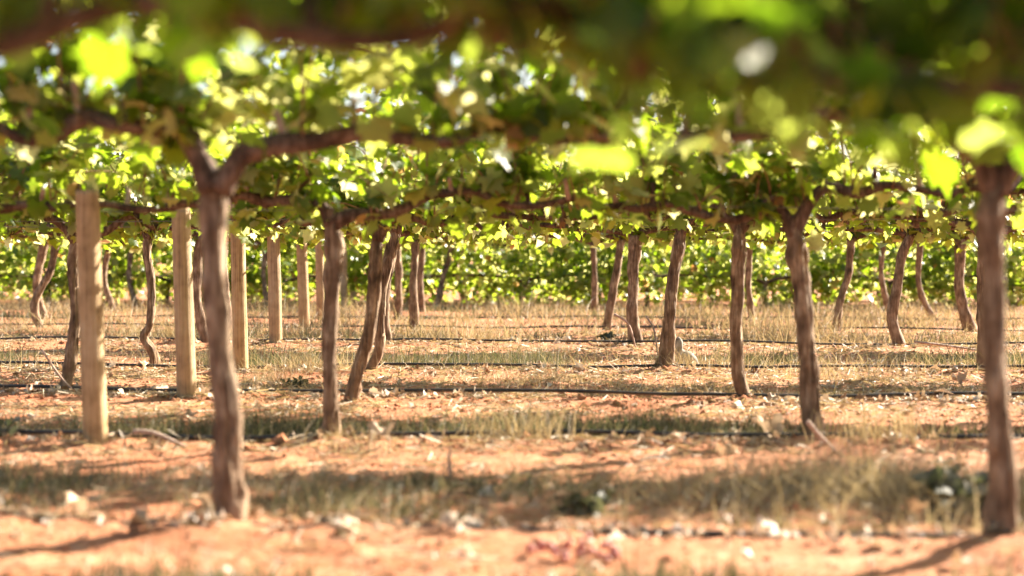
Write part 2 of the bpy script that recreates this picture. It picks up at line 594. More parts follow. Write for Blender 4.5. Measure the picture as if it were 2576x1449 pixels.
def build_vine(label, base, trunk_pts, trunk_r, arms, arm_r, group, rng, shoots, zlow, leaves=0, canes_sep=False, size=.115,
               ztop=1.78, seg=22, cat='grapevine', spread=1.0, far=.58, lm='leaf'):
    base = np.array(base, float)
    root = obj('grapevine', None, None, base)
    tag(root, label, cat, group)
    tp_ = [np.array(q_, float) for q_ in trunk_pts]
    up_ = tp_[-1] - tp_[-2]
    trunk_pts = tp_ + [tp_[-1] + up_ / np.linalg.norm(up_) * .045]
    trunk_r = list(trunk_r[:-1]) + [trunk_r[-1] * 1.12, trunk_r[-1] * .45]
    v, f = tube(np.array(trunk_pts) - base, np.array(trunk_r) * .84, 90, seg, .38, rng.uniform(0, 50), 11, 1.7)
    tk = obj('trunk', mesh('trunk', v, f, M['bark']), root)
    tc_ = spline(np.array(trunk_pts) - base, 60)
    tr_ = np.interp(np.linspace(0, 1, 60), np.linspace(0, 1, len(trunk_r)), trunk_r) * .84
    for q in range(12):
        i0 = int(rng.integers(3, 44))
        ln = int(rng.integers(6, 15))
        ang = rng.uniform(math.pi, 2 * math.pi)
        cl = []
        for i in range(i0, min(i0 + ln, 60), 2):
            u = (i - i0) / ln
            lift = 1.02 + .55 * max(0, u - .55) * (1 if q % 2 else -.1) + rng.normal(0, .02)
            aa = ang + rng.normal(0, .06)
            cl.append(tc_[i] + tr_[i] * lift * np.array([math.cos(aa), math.sin(aa), 0]))
        if len(cl) < 3:
            continue
        wd = rng.uniform(.005, .012)
        sd = np.array([-math.sin(ang), math.cos(ang), 0]) * wd
        nd = np.array([math.cos(ang), math.sin(ang), 0]) * .003
        n_ = len(cl)
        V = np.array([p_ + a_ * sd * (.4 + .6 * math.sin(math.pi * (k_ + .5) / n_)) + b_ * nd for k_, p_ in enumerate(cl) for a_, b_ in ((-1, -1), (1, -1), (1, 1), (-1, 1))])
        Fb_ = [(k_ * 4 + a_, k_ * 4 + (a_ + 1) % 4, k_ * 4 + 4 + (a_ + 1) % 4, k_ * 4 + 4 + a_) for k_ in range(n_ - 1) for a_ in range(4)] + [(3, 2, 1, 0), tuple(n_ * 4 - 4 + a_ for a_ in range(4))]
        obj('bark_strip', mesh('bark_strip', V, Fb_, M['bark'], False), tk)
    for a in arms:
        a = np.array(a)
        a = spline(a, 11)
        a[2:] += rng.normal(0, .026, (9, 3)) * [.5, .6, 1]
        v, f = tube(a - base, arm_r, 54, 12, .34, rng.uniform(0, 50), 14, 1.5)
        c = obj('cordon', mesh('cordon', v, f, M['cordon']), root)
        # pruned spurs standing on the cordon
        L = spline(a, 40)
        for q in range(8, 39, 6):
            p = L[q] - base
            d = np.array([rng.normal(0, .35), rng.normal(0, .35), 1.0])
            d /= np.linalg.norm(d)
            ln = rng.uniform(.06, .15)
            v, f = tube([p, p + d * ln * .5, p + d * ln + rng.normal(0, .012, 3)], [.017, .013, .011], 7, 7, .2, rng.uniform(0, 9))
            obj('spur', mesh('spur', v, f, M['spur'] if rng.random() < .45 else M['cordon']), c)
    P, B, S, canes = [], [], [], []
    for a in arms:
        p, b, s, c = grow(a, rng, shoots, zlow, ztop, size, spread, far)
        P.append(p), B.append(b), S.append(s)
        canes += c
    P, B, S = np.vstack(P), np.concatenate(B), np.concatenate(S)
    K = rng.integers(0, 4, len(P))
    sel = np.zeros(len(P), bool)
    if leaves:
        vis = np.where(in_view(P))[0]
        near = vis[np.argsort(P[vis, 1] - .4 * S[vis])][:leaves]
        sel[near] = True
    parts_v, parts_f, idx = [], [], []
    if (~sel).any():
        v, f = bake(P[~sel] - base, B[~sel], S[~sel], K[~sel], LEAF)
        parts_v.append(v), parts_f.extend(map(tuple, f.tolist()))
        idx += [0] * len(f)
    off = sum(map(len, parts_v))
    for c in canes:
        v, f = tube(c - base, [.0055, .004, .0025], 12, 5, 0)
        if canes_sep:
            obj('cane', mesh('cane', v, f, M['cane']), root)
        else:
            parts_v.append(v)
            parts_f.extend(tuple(i + off for i in t) for t in f)
            idx += [1] * len(f)
            off += len(v)
    cr = obj('crown', mesh('crown', np.vstack(parts_v), parts_f, [M[lm], M['cane']], True, idx), root)
    cr['kind'] = 'stuff'
    for i in np.where(sel)[0]:
        o = bpy.data.objects.new('leaf', LEAF_ME[lm][K[i]])
        COL.objects.link(o)
        o.parent = root
        mt = Matrix(B[i].tolist()).to_4x4() @ Matrix.Diagonal((S[i], S[i], S[i], 1))
        mt.translation = Vector(P[i] - base)
        o.matrix_basis = mt
    return root


def px(path, Y):
    return [ray(x, y, Y) for x, y in path]


def arms_for(top, row, rng, left=1.25, right=1.25, zend=1.2):
    out = []
    for sgn, ln in ((-1, left), (1, right)):
        m = ROWS[row][1]
        pts = [top - np.array([0, 0, .05]), top + np.array([sgn * .10, 0, .035])]
        for q in (.3, .55, .8, 1.0):
            pts.append(np.array([top[0] + sgn * ln * q, top[1] - m * sgn * ln * q + rng.normal(0, .015), zend + rng.normal(0, .018)]))
        out.append(pts)
    return out


zflat = lambda x: 1.09


def zl(lo, amp, seed):
    return lambda x: lo + amp * math.sin(x * 2.3 + seed) + .5 * amp * math.sin(x * 6.1 + 2 * seed)


# ---- the row overhead: trunks stand outside the picture, canopy and cordon hang into it
def zlowZ(x):
    return float(np.interp(x, [-3, -.85, -.35, .0, .09, .18, .35, .55, .8, 3], [1.28, 1.28, 1.27, 1.24, 1.17, 1.10, 1.07, 1.06, 1.07, 1.09]))


rng = np.random.default_rng(5)
zy = ROWS['Z'][0]
b0 = (-1.02, zy, gz(-1.02, zy) - .03)
topZ = np.array([-1.0, zy, 1.16])
build_vine('blurred overhanging grapevine across the top left corner, its trunk out of frame', b0,
           [b0, (-1.05, zy, .5), topZ], [.06, .045, .05],
           [[topZ, (-.8, zy, 1.25), (-.45, zy - .02, 1.262), (-.1, zy, 1.236), (.15, zy + .02, 1.205), (.35, zy, 1.198)]],
           [.035, .021, .018, .016, .014], 'grapevines of the overhanging row', rng, 36, zlowZ, 260, True, .10, 1.6, spread=1.4, far=.85, lm='leaf_green')
b0 = (1.62, zy, gz(1.62, zy) - .03)
topZ = np.array([1.6, zy, 1.15])
build_vine('blurred dark grapevine hanging low across the upper right corner', b0,
           [b0, (1.65, zy, .5), topZ], [.06, .045, .05],
           [[topZ, (1.4, zy, 1.2), (1.0, zy, 1.195), (.65, zy + .03, 1.185), (.36, zy, 1.20), (.12, zy, 1.21)]],
           [.035, .021, .018, .016, .014], 'grapevines of the overhanging row', rng, 62, zlowZ, 295, True, .10, 1.6, spread=1.5, far=.88, lm='leaf_green')

# ---- nearest row with trunks in view
YA = 5.72
p = px([(584, 1312), (582, 1270), (576, 1150), (569, 1000), (550, 850), (538, 700), (537, 560), (540, 455)], YA)
build_vine('thick forked grapevine trunk of the nearest row, standing left of centre', p[0], p,
           [.068, .058, .052, .048, .047, .050, .051, .058],
           [px([(533, 480), (508, 415), (480, 352), (430, 316), (330, 320), (215, 308), (60, 330), (-200, 345)], YA),
            px([(548, 480), (585, 420), (640, 372), (720, 348), (850, 354), (1000, 345), (1150, 336), (1400, 346), (1560, 350)], 5.66)],
           [.05, .036, .029, .027, .024, .022], 'grapevines of the first row', np.random.default_rng(21), 31,
           lambda x: float(np.interp(x, [-2, -1.2, -.75, -.3, .3, 1], [1.29, 1.30, 1.33, 1.32, 1.25, 1.22])), 270, True, .115, 2.05)
YA2 = 5.33
p = px([(2512, 1385), (2514, 1335), (2526, 1200), (2510, 1050), (2500, 900), (2500, 750), (2494, 600), (2500, 470)], YA2)
build_vine('grapevine trunk of the nearest row, cut by the right edge, flared at its foot', p[0], p,
           [.066, .052, .040, .038, .039, .041, .041, .05],
           [px([(2497, 490), (2478, 420), (2440, 335), (2330, 300), (2150, 300), (1900, 320), (1700, 340)], YA2),
            px([(2503, 490), (2540, 420), (2600, 380), (2800, 350), (3200, 350)], YA2)],
           [.036, .031, .028, .025, .022], 'grapevines of the first row', np.random.default_rng(22), 25,
           lambda x: 1.24, 240, True, .115, 2.05)
xb = -3.35
b = np.array([xb, row_y('A', xb), gz(xb, row_y('A', xb)) - .03])
top = b + np.array([.05, 0, 1.22])

# ---- second to fourth rows: the trunks as they stand
NEAR = [
    ('B', 'grapevine trunk with pale right edge, just behind the nearest row, in second row', 8.19,
     [(834, 1112), (834, 1085), (829, 950), (832, 800), (838, 650), (833, 545)], [.052, .046, .043, .044, .046, .05],
     [(815, 520), (740, 502), (620, 515), (480, 520), (200, 505)], [(862, 545), (930, 535), (1080, 490), (1250, 500), (1460, 510)], 230),
    ('B', 'sturdy second-row grapevine right of centre with an upswept right arm', 8.25,
     [(2046, 1108), (2042, 1075), (2036, 950), (2025, 800), (2015, 700), (1996, 570)], [.062, .052, .05, .05, .052, .056],
     [(1960, 530), (1900, 545), (1800, 530), (1600, 520), (1440, 515)], [(2040, 508), (2110, 480), (2250, 490), (2450, 485), (2680, 500)], 230),
    ('C', 'third-row grapevine leaning right as it rises, forked like a Y', 10.5,
     [(882, 1018), (888, 990), (907, 920), (930, 830), (940, 740), (945, 650), (952, 585)], [.052, .046, .044, .044, .046, .048, .05],
     [(928, 545), (890, 535), (780, 545), (600, 550)], [(975, 560), (1005, 525), (1060, 545), (1200, 540), (1390, 545)], 160),
    ('C', 'straight slender third-row grapevine with flaking bark and curled foot', 10.62,
     [(1872, 1010), (1866, 985), (1855, 930), (1853, 800), (1856, 700), (1858, 570)], [.056, .05, .042, .043, .045, .05],
     [(1828, 535), (1760, 528), (1600, 540), (1400, 550)], [(1900, 540), (1990, 538), (2150, 545), (2330, 545)], 160),
    ('C', 'third-row grapevine at the far left, hidden behind the big post', 11.2,
     [(160, 985), (168, 950), (182, 880), (190, 780), (185, 680), (190, 590)], [.055, .045, .038, .036, .036, .04],
     [(150, 560), (60, 545), (-100, 550), (-250, 555)], [(230, 560), (330, 560), (480, 565), (640, 565)], 110),
    ('D', 'fourth-row grapevine with kinked foot, close behind the leaning Y-shaped one', 13.15,
     [(925, 945), (932, 925), (952, 885), (956, 800), (961, 720), (985, 620), (998, 570)], [.05, .05, .048, .046, .046, .05, .052],
     [(970, 550), (900, 555), (780, 560), (640, 560)], [(1012, 540), (1100, 560), (1250, 565), (1330, 565)], 130),
    ('D', 'fourth-row grapevine leaning right, the pale bird at its flared foot', 13.25,
     [(1673, 940), (1675, 915), (1679, 850), (1690, 740), (1702, 640), (1716, 572)], [.08, .068, .055, .052, .052, .055],
     [(1690, 548), (1620, 540), (1480, 560), (1340, 565)], [(1745, 555), (1830, 560), (1980, 570), (2080, 565)], 130),
    ('D', 'thin fourth-row grapevine with a snaking foot, left of the second post', 13.9,
     [(392, 922), (386, 890), (368, 862), (362, 845), (380, 805), (379, 700), (370, 640), (373, 585)], [.05, .045, .04, .038, .036, .036, .038, .042],
     [(350, 565), (250, 570), (120, 575), (0, 575)], [(400, 565), (500, 570), (620, 575), (700, 570)], 100),
]
for k, (r, lab, Y, path, rad, la, ra, nl) in enumerate(NEAR):
    p = px(path, Y)
    t0 = np.array(p[-1]) - np.array([0, 0, .05])
    build_vine(lab, p[0], p, rad, [[t0] + px(la, Y + .02), [t0] + px(ra, Y - .02)], [.037, .028, .023, .019, .016],
               'grapevines of the ' + {'B': 'second', 'C': 'third', 'D': 'fourth'}[r] + ' row', np.random.default_rng(40 + k), 21,
               zl(1.06, .04, k), nl, r == 'B', .115, 2.0, spread=.7)
# vines of these rows standing outside the picture whose arms, leaves and shade reach into it
OUT = [('A', 4.05, 'first', 'a'), ('B', -3.4, 'second', 'b'), ('B', 4.0, 'second', 'c'), ('C', 4.0, 'third', 'd'), ('D', 3.75, 'fourth', 'e'), ('D', 6.2, 'fourth', 'f')]
SIDE = {'a': 'first-row grapevine standing outside the right edge, its leafy arm reaching in',
        'b': 'second-row grapevine outside the left edge, arm and leaves reaching in behind the big post',
        'c': 'second-row grapevine outside the right edge, its arm reaching in behind the flared trunk',
        'd': 'third-row grapevine just outside the right edge, leaves reaching in',
        'e': 'fourth-row grapevine close to the right edge, mostly hidden behind the flared trunk',
        'f': 'fourth-row grapevine well outside the right edge'}
for k, (r, X, nm, key) in enumerate(OUT):
    rg = np.random.default_rng(70 + k)
    Y = row_y(r, X)
    b = np.array([X, Y, gz(X, Y) - .03])
    top = np.array([X + rg.normal(0, .05), Y, 1.13])
    build_vine(SIDE[key], b, [b, b * .6 + top * .4 + rg.normal(0, .03, 3) * [1, 1, 0], top], [.05, .042, .046], arms_for(top, r, rg),
               [.042, .03, .026, .022], 'grapevines of the %s row' % nm, rg, 20, zl(1.06, .04, k + 9), 0, False, .115, 2.0, 12, spread=.8)

# ---- fifth to tenth rows: shared crowns and cordons on individual trunks
CROWN, CORD = [], []
for k in range(5):
    rg = np.random.default_rng(100 + k)
    arms = [[np.array([0, 0, 1.13]), np.array([s * .1, 0, 1.175])] +
            [np.array([s * q * 1.27, rg.normal(0, .02), 1.19 + rg.normal(0, .025)]) for q in (.3, .55, .8, 1)] for s in (-1, 1)]
    V, Fc, idx, off = [], [], [], 0
    for a in arms:
        P, B, S, canes = grow(a, rg, 25, zl(1.0, .05, k), 1.8, .12, .75)
        v, f = bake(P, B, S, rg.integers(0, 3, len(P)), LEAF_FAR)
        V.append(v)
        Fc += [tuple(i + off for i in t) for t in f.tolist()]
        idx += [0] * len(f)
        off += len(v)
        for c in canes[::2]:
            v, f = tube(c, [.006, .003], 8, 4, 0)
            V.append(v)
            Fc += [tuple(i + off for i in t) for t in f]
            idx += [1] * len(f)
            off += len(v)
    CROWN.append(mesh('crown', np.vstack(V), Fc, [M['leaf'], M['cane']], True, idx))
    CORD.append([mesh('cordon', *tube(a, [.04, .027, .022, .018], 30, 8, .34, k * 3 + 1.0, 14, 1.5), M['cordon']) for a in arms])

NTH = {'E': 'fifth', 'F': 'sixth', 'G': 'seventh', 'H': 'eighth', 'I': 'ninth', 'J': 'tenth'}
HAND = {  # (row, base x pixel): trunk path in the picture, thickness in m
    'E': [([(972, 868), (966, 800), (972, 720), (985, 640), (990, 585)], .052), ([(1598, 876), (1592, 790), (1594, 700), (1598, 605)], .062),
          ([(2243, 876), (2245, 800), (2257, 720), (2268, 650), (2288, 595)], .05), ([(508, 862), (500, 780), (496, 690), (505, 600)], .05)],
    'F': [([(1043, 822), (1040, 720), (1044, 640), (1046, 592)], .05), ([(1522, 822), (1540, 745), (1550, 685), (1563, 612)], .052),
          ([(2084, 826), (2112, 765), (2134, 690), (2141, 612)], .048), ([(566, 822), (570, 740), (563, 670), (566, 600)], .046),
          ([(2414, 826), (2416, 740), (2414, 660), (2418, 605)], .066)],
    'G': [([(1000, 800), (1003, 700), (998, 605)], .055), ([(1886, 800), (1883, 720), (1886, 620)], .045), ([(84, 808), (92, 720), (112, 620)], .06),
          ([(2330, 800), (2312, 720), (2316, 620)], .045)],
    'H': [([(1493, 785), (1496, 700), (1492, 615)], .05), ([(268, 790), (262, 700), (275, 610)], .05), ([(1060, 785), (1058, 700), (1064, 615)], .05),
          ([(2222, 785), (2218, 700), (2222, 620)], .045)],
    'I': [([(1098, 775), (1110, 720), (1132, 640), (1138, 620)], .055), ([(326, 775), (325, 700), (332, 620)], .05), ([(668, 775), (664, 700), (670, 620)], .05)],
}
ORD = ['first', 'second', 'third', 'fourth', 'fifth', 'sixth', 'seventh', 'eighth', 'ninth', 'tenth', 'eleventh', 'twelfth', 'thirteenth', 'fourteenth', 'fifteenth']
for r in 'EFGHI':
    Y0, m = ROWS[r]
    rg = np.random.default_rng(ord(r) * 7)
    spots = []
    for path, th in HAND[r]:
        X = (path[0][0] - CX) / F * Y0
        spots.append((X, path, th))
    lim_l, lim_r = -.3117 * Y0 - 1.3, .3117 * Y0 + 1.9
    x0 = -.9 - .02 * (Y0 - 8)
    k = -8
    while k < 9:
        X = x0 + 2.5 * k + rg.normal(0, .1)
        k += 1
        if r in 'EF' and lim_l < X < lim_r and all(abs(X - s[0]) > 1.5 for s in spots):
            spots.append((X, None, rg.uniform(.042, .055)))
    spots.sort(key=lambda s: s[0])
    seen = outs = 0
    for X, path, th in spots:
        Y = row_y(r, X)
        b = np.array([X, Y, gz(X, Y) - .05])
        if path:
            pts = px(path, Y)
            pts[0] = b
            pts[-1][2] = 1.14
        else:
            dx = rg.normal(0, .12)
            pts = [b, b + np.array([rg.normal(0, .05), 0, .35]), b + np.array([dx * .6, 0, .8]), np.array([X + dx, Y, 1.14])]
        if abs(X) < .3117 * Y - .1:
            seen += 1
            lab = '%s grapevine in view from the left in the %s row back' % (ORD[seen - 1], NTH[r])
        else:
            outs += 1
            lab = 'grapevine of the %s row with its trunk past the %s edge, %s of them' % (NTH[r], 'left' if X < 0 else 'right', ORD[outs - 1])
        root = tag(obj('grapevine', None, None, b), lab, 'grapevine', 'grapevines of the %s row' % NTH[r])
        v, f = tube(np.array(pts) - b, [th * 1.25, th, th * .95, th * 1.05], 40, 10, .26, rg.uniform(0, 40), 11, 1.6)
        obj('trunk', mesh('trunk', v, f, M['bark']), root)
        kk = int(rg.integers(0, 5))
        tp = np.array(pts[-1]) - b
        rot = -math.atan(m) + (math.pi if rg.random() < .5 else 0)
        for me in CORD[kk]:
            c = obj('cordon', me, root, (tp[0], tp[1], tp[2] - 1.14))
            c.rotation_euler.z = rot
        c = obj('crown', CROWN[kk], root, (tp[0], tp[1], tp[2] - 1.14))
        c.rotation_euler.z = rot

# ---- the far block: low bushy vines, leaves down to the grass
BUSH = []
for k in range(4):
    rg = np.random.default_rng(200 + k)
    n = 1350
    nc = 70
    cen = np.stack([rg.uniform(-1.3, 1.3, nc), rg.normal(0, .25, nc), rg.uniform(.22, 1.8, nc)], -1)
    P = cen[rg.integers(0, nc, n)] + rg.normal(0, .15, (n, 3))
    P[:, 2] = np.maximum(P[:, 2], .1)
    N = np.array([0, 0, .5]) + rg.normal(0, .6, (n, 3))
    T = np.array([0, 0, -.8]) + rg.normal(0, .5, (n, 3))
    v, f = bake(P, basis(N, T), .13 * rg.uniform(.6, 1.2, n), rg.integers(0, 3, n), LEAF_FAR)
    tv, tf = tube([(0, 0, -.05), (rg.normal(0, .03), 0, .25), (rg.normal(0, .05), 0, .5)], [.05, .04, .045], 20, 8, .26, k + .5)
    armsm = [mesh('cordon', *tube([(0, 0, .48), (s * .25, 0, .56), (s * .7, .02, .6), (s * 1.2, 0, .6)], [.035, .03, .022], 20, 7, .3, k + s), M['cordon']) for s in (-1, 1)]
    BUSH.append((mesh('crown', v, f, M['leaf']), mesh('trunk', tv, tf, M['bark']), armsm))
for q, Y0 in enumerate(FAR):
    rg = np.random.default_rng(300 + q)
    X = -.3117 * Y0 - 1.5
    while X < .3117 * Y0 + 2:
        Y = Y0 - .06 * X
        root = tag(obj('bushy_vine', None, None, (X, Y, gz(X, Y))), 'low bushy grapevine in the hedge-like rows of the far block', 'grapevine', 'bushy vines of the far block')
        cr, tr, am = BUSH[int(rg.integers(0, 4))]
        root.rotation_euler.z = rg.normal(0, .08) + (math.pi if rg.random() < .5 else 0)
        obj('trunk', tr, root)
        for a in am:
            obj('cordon', a, root)
        c = obj('crown', cr, root)
        c.scale = (1, 1, rg.uniform(.92, 1.1))
        X += 2.3 + rg.normal(0, .1)

# ------------------------------------------------------------------ timber posts of the receding line
POSTS = [('B', 8.10, [(243, 1118), (213, 330)], .066, 'big round timber post at the far left, nearest of the receding line'),
         ('C', 10.85, [(471, 1000), (452, 440)], .071, 'second timber post of the receding line, right of the biggest post'),
         ('D', 13.35, [(606, 945), (596, 480)], .069, 'third timber post of the receding line, just right of the thick forked trunk'),
         ('E', 17.45, [(694, 872), (686, 500)], .078, 'fourth timber post of the receding line, grey and weathered'),
         ('F', 21.2, [(767, 830), (756, 540)], .078, 'fifth timber post of the receding line, slim at this distance'),
         ('G', 24.5, [(808, 806), (802, 550)], .075, 'sixth timber post of the receding line, almost hidden behind a vine trunk'),
         ('H', 27.6, [(841, 788), (838, 560)], .075, 'seventh timber post of the receding line, hidden behind a vine trunk'),
         ('I', 30.6, [(866, 772), (863, 570)], .075, 'eighth timber post of the receding line, a sliver beside a vine trunk'),
         ('J', 33.7, [(889, 762), (885, 580)], .08, 'last timber post of the receding line, smallest')]
for k, (r, Y, pth, rad, lab) in enumerate(POSTS):
    p0, p1 = ray(*pth[0], Y), ray(*pth[1], Y)
    p0[2] = gz(p0[0], Y) - .08
    p1 = p0 + (p1 - p0) * ((1.32 if k == 0 else 1.44) / (p1[2] - p0[2]))
    d = p1 - p0
    pts = [p0 + d * t for t in (0, .25, .5, .75, .985)] + [p1]
    rad *= .9
    v, f = tube(np.array(pts) - p0, [rad * 1.03, rad, rad, rad * .98, rad * .97, rad * .97, rad * .95], 44, 22, .035, k * 3.3, 3, 1.2)
    tag(obj('timber_post', mesh('timber_post', v, f, M['post']), None, p0), lab, 'post', 'timber posts of the receding line')

# ------------------------------------------------------------------ drip hoses and trellis wires
NTHR = ['first', 'second', 'third', 'fourth', 'fifth', 'sixth', 'seventh', 'eighth']
for k, r in enumerate('ABCDEFG'):
    Y0 = ROWS[r][0]
    hw = .33 * Y0 + 1.5
    rg = np.random.default_rng(500 + k)
    X = np.arange(-hw, hw, .09)
    Y = row_y(r, X) + .05 * np.sin(X * .8 + k) + .025 * np.sin(X * 2.7 + 2 * k) + .05 * n2(X, X * 0 + k, 1.1, 6)
    Z = ground_z(X, Y)
    Zs = np.convolve(np.pad(Z, 4, 'edge'), np.ones(9) / 9, 'valid') + .016 + .012 * np.sin(X * 1.9 + k) + (-.016 if r == 'A' else .014 if r == 'B' else .026)
    v, f = tube(np.stack([X, Y, Zs], -1), [.0115], len(X) * 2, 8, 0)
    o = obj('drip_hose', mesh('drip_hose', v, f, M['hose']))
    tag(o, 'black drip irrigation hose lying along the %s row of trunks' % NTHR[k], 'hose', 'drip hoses along the rows')
for k, r in enumerate('ABCDEF'):
    Y0 = ROWS[r][0]
    hw = .33 * Y0 + 1.5
    X = np.arange(-hw, hw, .3)
    z = {'A': 1.31, 'B': 1.15, 'C': 1.16}.get(r, 1.17)
    Z = z + .012 * np.sin(X * 1.3 + k)
    v, f = tube(np.stack([X, row_y(r, X) + .04, Z], -1), [.0028], len(X), 5, 0)
    tag(obj('trellis_wire', mesh('trellis_wire', v, f, M['wire'])), 'thin trellis wire carrying the cordons of the %s row' % NTHR[k], 'wire', 'trellis wires')


# ------------------------------------------------------------------ grass, straw, litter
def blades(P, h, lean, width, rng, curl=.5):
    n = len(P)
    a = rng.uniform(0, 2 * math.pi, n)
    ln = np.abs(rng.normal(0, lean, n))
    dirv = np.stack([np.cos(a), np.sin(a), np.zeros(n)], -1)
    side = np.stack([-np.sin(a + 1.2), np.cos(a + 1.2), np.zeros(n)], -1)
    up = np.array([0, 0, 1.0])
    h = h[:, None]
    mid = P + up * h * .55 + dirv * (h * ln[:, None] * .4)
    tip = P + up * h * (1 - .25 * np.minimum(ln, 2)[:, None] * curl) + dirv * (h * ln[:, None] * 1.05)
    w = width * side
    V = np.stack([P - w, P + w, mid + w * .75, mid - w * .75, tip], 1).reshape(-1, 3)
    o = np.arange(n)[:, None] * 5
    T = np.concatenate([o + [0, 1, 2], o + [0, 2, 3], o + [3, 2, 4]], 0)
    return V, T


def scatter_strip(y0, y1, half, n, rng, clump=1.0, thr=-.1, s=2.2, seed=9):
    X = rng.uniform(-half, half, n)
    Y = y0(X) + rng.random(n) * (y1(X) - y0(X))
    d = n2(X, Y, s, seed) + .35 * n2(X, Y, s * 3.3, seed + 3)
    k = d > thr + rng.normal(0, .10, n)
    return X[k], Y[k], d[k]


def grass(name, mat, y0, y1, half, n, h, lean, w, seed, label, cat='grass', thr=-.1, curl=.5, s=2.2):
    rg = np.random.default_rng(seed)
    X, Y, d = scatter_strip(y0, y1, half, n, rg, 1, thr, s, seed % 17)
    P = np.stack([X, Y, ground_z(X, Y) - .01], -1)
    hh = h * np.clip(np.exp(rg.normal(-.45, .42, len(X))), .15, 1.7) * (1 + 1.3 * np.clip(d, -.4, .6))
    V, T = blades(P, hh, lean, w, rg, curl)
    o = obj(name, mesh(name, V, T, mat, False))
    tag(o, label, cat, kind='stuff')


R = lambda r, o: (lambda X: row_y(r, X) + o)
grass('grass', M['grass'], R('A', .12), R('A', 1.25), 3.6, 17000, .085, .8, .0024, 601, 'grey-green grass in shade behind the first hose', thr=-.1, s=1.5)
grass('grass', M['grass'], R('B', .05), R('B', .75), 4.6, 22000, .125, .45, .0024, 602, 'grey-green grass strip behind the second hose', thr=-.06, s=1.6)
grass('grass', M['grass'], R('C', .2), R('C', 1.2), 5.4, 5000, .07, .8, .0025, 603, 'sparse grass behind the third hose', thr=.05)
grass('grass', M['grass'], R('D', .08), R('D', 1.5), 6.6, 24000, .15, .5, .003, 604, 'olive grass strip behind the fourth hose', thr=.0, s=1.3)
grass('grass', M['grass'], R('E', .5), R('E', 3.2), 8, 11000, .12, .6, .004, 605, 'olive grass among dry straw behind the fifth hose', thr=.0)
grass('grass', M['grass'], R('F', .1), R('F', 9), 12, 22000, .13, .6, .006, 607, 'olive grass among dry straw beyond the sixth hose', thr=.0, s=.8)
grass('grass', M['grass'], lambda X: .4 + 0 * X, lambda X: 4.75 + .1 * np.sin(X * 5), 3.2, 60000, .09, .6, .005, 606, 'low dark grass in the foreground', thr=-.25)
grass('dry_grass', M['straw'], R('A', .02), R('A', 1.4), 3.4, 6000, .12, 1.1, .002, 611, 'dry straw grass in shade behind the first hose', thr=.0)
grass('dry_grass', M['straw'], R('B', -1.2), R('B', .5), 4.2, 1500, .12, .7, .0014, 612, 'thin dry grass on the sunny soil before the second hose', thr=.05)
grass('dry_grass', M['straw'], R('B', .1), R('B', 1.4), 5, 2600, .12, .7, .0016, 613, 'dry grass behind the second hose', thr=.05)
grass('dry_grass', M['straw'], R('C', .0), R('C', 1.7), 5.6, 7000, .11, 1.1, .0018, 614, 'matted dry grass behind the third hose', thr=-.05)
grass('dry_grass', M['straw'], R('D', -.3), R('D', 2.0), 6.8, 7000, .17, .8, .0022, 615, 'dry grass among the olive strip behind the fourth hose', thr=-.02)
grass('dry_grass', M['straw'], R('E', .4), R('E', 3.1), 8.4, 12000, .20, 1.2, .0038, 616, 'tall dry straw behind the fifth hose', thr=.06, s=1.0)
grass('dry_grass', M['straw'], R('F', .3), R('F', 3.0), 10, 12000, .21, 1.1, .0045, 617, 'tall dry straw behind the sixth hose', thr=.06, s=.8)
grass('dry_grass', M['straw'], R('G', .0), R('G', 3.2), 11, 11000, .22, 1.0, .0055, 618, 'tall dry straw behind the seventh row', thr=.0, s=.7)
grass('dry_grass', M['straw'], R('H', .0), R('H', 4.2), 14, 11000, .24, .9, .006, 619, 'pale dry straw before the far block', thr=-.02, s=.6)


# straw clump at right between the first two rows
def clump(x, y, n, h, seed, name, label, spread=.3, mat='straw', lean=1.0, wdt=.0016):
    Y = H * F / (y - HY)
    X = (x - CX) / F * Y
    rg = np.random.default_rng(seed)
    px_ = X + rg.normal(0, spread, n)
    py_ = Y + rg.normal(0, spread * .5, n)
    P = np.stack([px_, py_, ground_z(px_, py_) - .01], -1)
    V, T = blades(P, h * rg.uniform(.4, 1.2, n), lean, wdt, rg)
    b = np.array([X, Y, gz(X, Y)])
    o = obj(name, mesh(name, V - b, T, M[mat], False), None, b)
    tag(o, label, 'grass', kind='stuff')


clump(2130, 1235, 1700, .24, 701, 'straw_tuft', 'big tousled tuft of dry straw between the first two rows at right', .36, lean=1.6, wdt=.0024)
clump(880, 1125, 60, .18, 706, 'straw_tuft', 'thin dry stalks on the sunny soil before the second-row trunk with pale edge', .10, lean=.4, wdt=.0022)
clump(1300, 1105, 200, .20, 707, 'straw_tuft', 'thin dry stalks at the second hose near centre', .14, lean=.6, wdt=.0022)
clump(2220, 1115, 220, .22, 708, 'straw_tuft', 'dry stalks at the second hose right of the upswept vine', .16, lean=.5, wdt=.0022)
clump(780, 930, 300, .20, 709, 'straw_tuft', 'pale straw left of the second-row trunk with pale edge', .2, lean=.9, wdt=.002)
clump(1330, 955, 360, .17, 710, 'straw_tuft', 'pale straw tuft between third and fourth hoses near centre', .25, lean=1.2, wdt=.002)
clump(2150, 950, 360, .2, 711, 'straw_tuft', 'pale straw tuft between third and fourth hoses at right', .3, lean=1.2, wdt=.002)
clump(1180, 855, 500, .28, 712, 'straw_tuft', 'straw mound behind the fifth hose near centre', .45, lean=.9, wdt=.003)
clump(1960, 835, 500, .36, 713, 'straw_tuft', 'tall upright straw behind the fifth hose at right', .5, lean=.5, wdt=.003)
clump(680, 955, 260, .17, 702, 'straw_tuft', 'dry straw tuft at the foot of the third post', .12)
clump(2500, 1260, 300, .2, 703, 'straw_tuft', 'dry straw around the foot of the flared trunk', .2)
